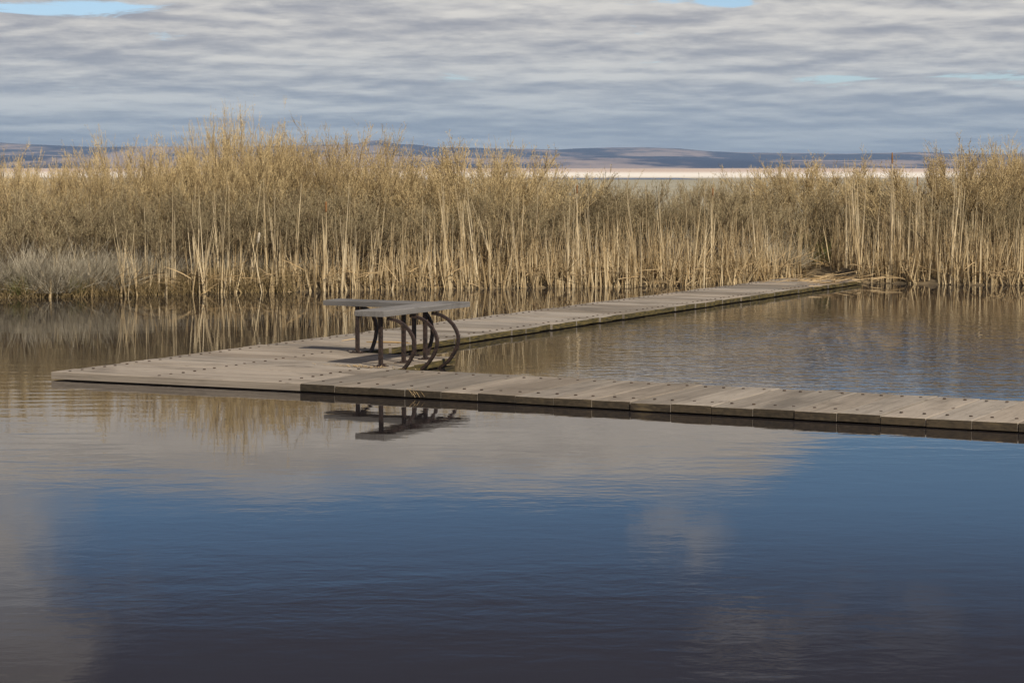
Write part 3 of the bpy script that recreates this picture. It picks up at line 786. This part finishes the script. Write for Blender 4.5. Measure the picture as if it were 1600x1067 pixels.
# heap on the far end of the dock
n = 150; loc = []
for _ in range(n):
    u_, n_ = random.gauss(.85, .35), 15.9+random.gauss(0, .6); p = dw(u_, min(n_, 16.75), DZ+.012+random.random()*.05*max(0, min(1, (n_-15.5)/2))); loc.append(tuple(p))
base = np.array(loc); a = rng.normal(.1, .55, n); dirs = unit(np.stack([np.cos(a), np.sin(a), rng.normal(.02, .10, n)], 1)); LL = rng.uniform(.12, .45, n)
S = curve(base, dirs, LL, rng.normal(0, .03, (n, 3)), 4); S[..., 2] = np.maximum(S[..., 2], DZ+.008)
q.ribbons(S, .012*(.5+rng.random((n, 1)))*np.array([[.8, 1, .8, .3]]), np.cross(dirs, sphere_dirs(n))*np.array([1, 1, .3]))
tag(link('fallen_reeds', q.mesh('fallen_reeds', M['litter'])), 'fallen straw blades littering the waterline and the boardwalk end', 'reeds', kind='stuff')

# low grass on the bank lip
q = Q(); n = 34000; pp = np.concatenate([rng.uniform(-150, 1750, 24000), rng.uniform(-150, 420, 10000)]); base = np.zeros((n, 3))
for i, p_ in enumerate(pp):
    x0, y0 = at(p_, 450); y = bank(x0)+random.random()**.8*1.7-.02; x = (p_-CX)/F*y
    base[i] = (x, y, ground_z(x, y)-.01)
keep = np.array([not on_dock(b_[0], b_[1], 0) for b_ in base]); base = base[keep]; n = len(base)
d = unit(np.stack([rng.normal(0, .4, n), rng.normal(0, .4, n), np.ones(n)], 1)); L = rng.uniform(.05, .24, n)
S = curve(base, d, L, rng.normal(0, .03, (n, 3)), 3)
q.ribbons(S, np.tile(np.array([[.007, .005, .002]]), (n, 1)), np.cross(d, sphere_dirs(n)))
n = 5200; pp = rng.uniform(-120, 460, n); base = np.zeros((n, 3))
for i, p_ in enumerate(pp):
    x0, y0 = at(p_, 455); y = bank(x0)+random.random()**1.3*.5-.04; x = (p_-CX)/F*y
    base[i] = (x, y, max(0, ground_z(x, y))-.01)
d = unit(np.stack([rng.normal(0, .5, n), rng.normal(-.15, .4, n), np.ones(n)], 1)); L = rng.uniform(.08, .34, n)*(.6+.4*np.sin(pp*.11)**2)
S = curve(base, d, L, rng.normal(0, .05, (n, 3)), 4)
q.ribbons(S, np.tile(np.array([[.009, .008, .006, .002]]), (n, 1)), np.cross(d, sphere_dirs(n)), rng.random(n)*.5+.5)
tag(link('bank_grass', q.mesh('bank_grass', M['grass'])), 'short brown grass covering the lip of the bank', 'grass', kind='stuff')

# loose bits on the dock
def blade(pts, wd, label, name='reed_blade', mat='litter'):
    q = Q(); S = np.array([[tuple(p) for p in pts]]); T = S[0, -1]-S[0, 0]; side = np.cross(T, (0, 0, 1.0))
    K = len(pts); ww = wd*np.array([[.5]+[1]*(K-2)+[.4]])
    q.tubes(S, ww*.5, sides=5)
    o = link(name, q.mesh(name, M[mat])); tag(o, label, 'reed blade'); return o
blade([dw(.72, 3.62, DZ+.006), dw(.88, 3.60, DZ+.012), dw(1.02, 3.64, DZ+.012), dw(1.17, 3.66, DZ+.007)], .02, 'pale dry reed blade lying on the planks behind the bench posts')
blade([dw(.45, 3.62, DZ+.006), dw(.52, 3.72, DZ+.02), dw(.60, 3.70, DZ+.006)], .012, 'small curled dry leaf on the planks left of the rear bench post')
def wisp(x, n_, lab):
    q = Q(); base = np.array([tuple(dw(x+random.gauss(0, .04), .135, DZ+.004)) for _ in range(n_)])
    c, s = math.cos(ROT), math.sin(ROT)
    dl = np.stack([rng.normal(.9, .3, n_), rng.normal(-.10, .05, n_), rng.normal(-.20, .15, n_)], 1); d = unit(np.stack([dl[:, 0]*c-dl[:, 1]*s, dl[:, 0]*s+dl[:, 1]*c, dl[:, 2]], 1))
    S = curve(base, d, rng.uniform(.04, .08, n_), np.tile(np.array([[0, -.01, -.03]]), (n_, 1)), 3)
    q.ribbons(S, np.tile(np.array([[.004, .004, .002]]), (n_, 1)), np.cross(d, sphere_dirs(n_)))
    o = link('straw_wisp', q.mesh('straw_wisp', M['litter'])); tag(o, lab, 'straw', 'straw wisps on the front edge of the boardwalk')
wisp(3.22, 6, 'straw wisp on the front edge right below the bench')
q = Q(); n = 260
loc = np.array([tuple(dw(1.98+random.gauss(0, .16), 1.47+random.gauss(0, .035), DZ+.006)) for _ in range(n)])
a = rng.uniform(0, 6.28, n); d = np.stack([np.cos(a), np.sin(a), rng.uniform(0, .3, n)], 1)
q.ribbons(curve(loc, d, rng.uniform(.01, .05, n), np.zeros((n, 3)), 2), np.tile(np.array([[.006, .004]]), (n, 1)), np.cross(d, np.array([0, 0, 1.0])[None]))
tag(link('leaf_litter', q.mesh('leaf_litter', M['litter'])), 'crumbs of dry orange leaf litter gathered at the foot of the front bench post', 'litter', kind='stuff')

# ---------------------------------------------------------------- haze
def box(name, x0, x1, y0, y1, z0, z1):
    bm = bmesh.new(); bmesh.ops.create_cube(bm, size=1)
    for v in bm.verts: v.co = Vector(((x0+x1)/2+v.co.x*(x1-x0), (y0+y1)/2+v.co.y*(y1-y0), (z0+z1)/2+v.co.z*(z1-z0)))
    me = bpy.data.meshes.new(name); bm.to_mesh(me); bm.free(); return link(name, me)
hz = box('haze', -9800, 9800, -300, 9700, -2.5, 130)
m = bpy.data.materials.new('haze'); m.use_nodes = True; t = m.node_tree; t.nodes.clear()
out = t.nodes.new('ShaderNodeOutputMaterial'); pv = t.nodes.new('ShaderNodeVolumePrincipled')
pv.inputs['Color'].default_value = (.50, .69, 1.0, 1); pv.inputs['Density'].default_value = 1.0e-4; pv.inputs['Anisotropy'].default_value = .1
t.links.new(pv.outputs[0], out.inputs['Volume']); hz.data.materials.append(m); tag(hz, kind='stuff')
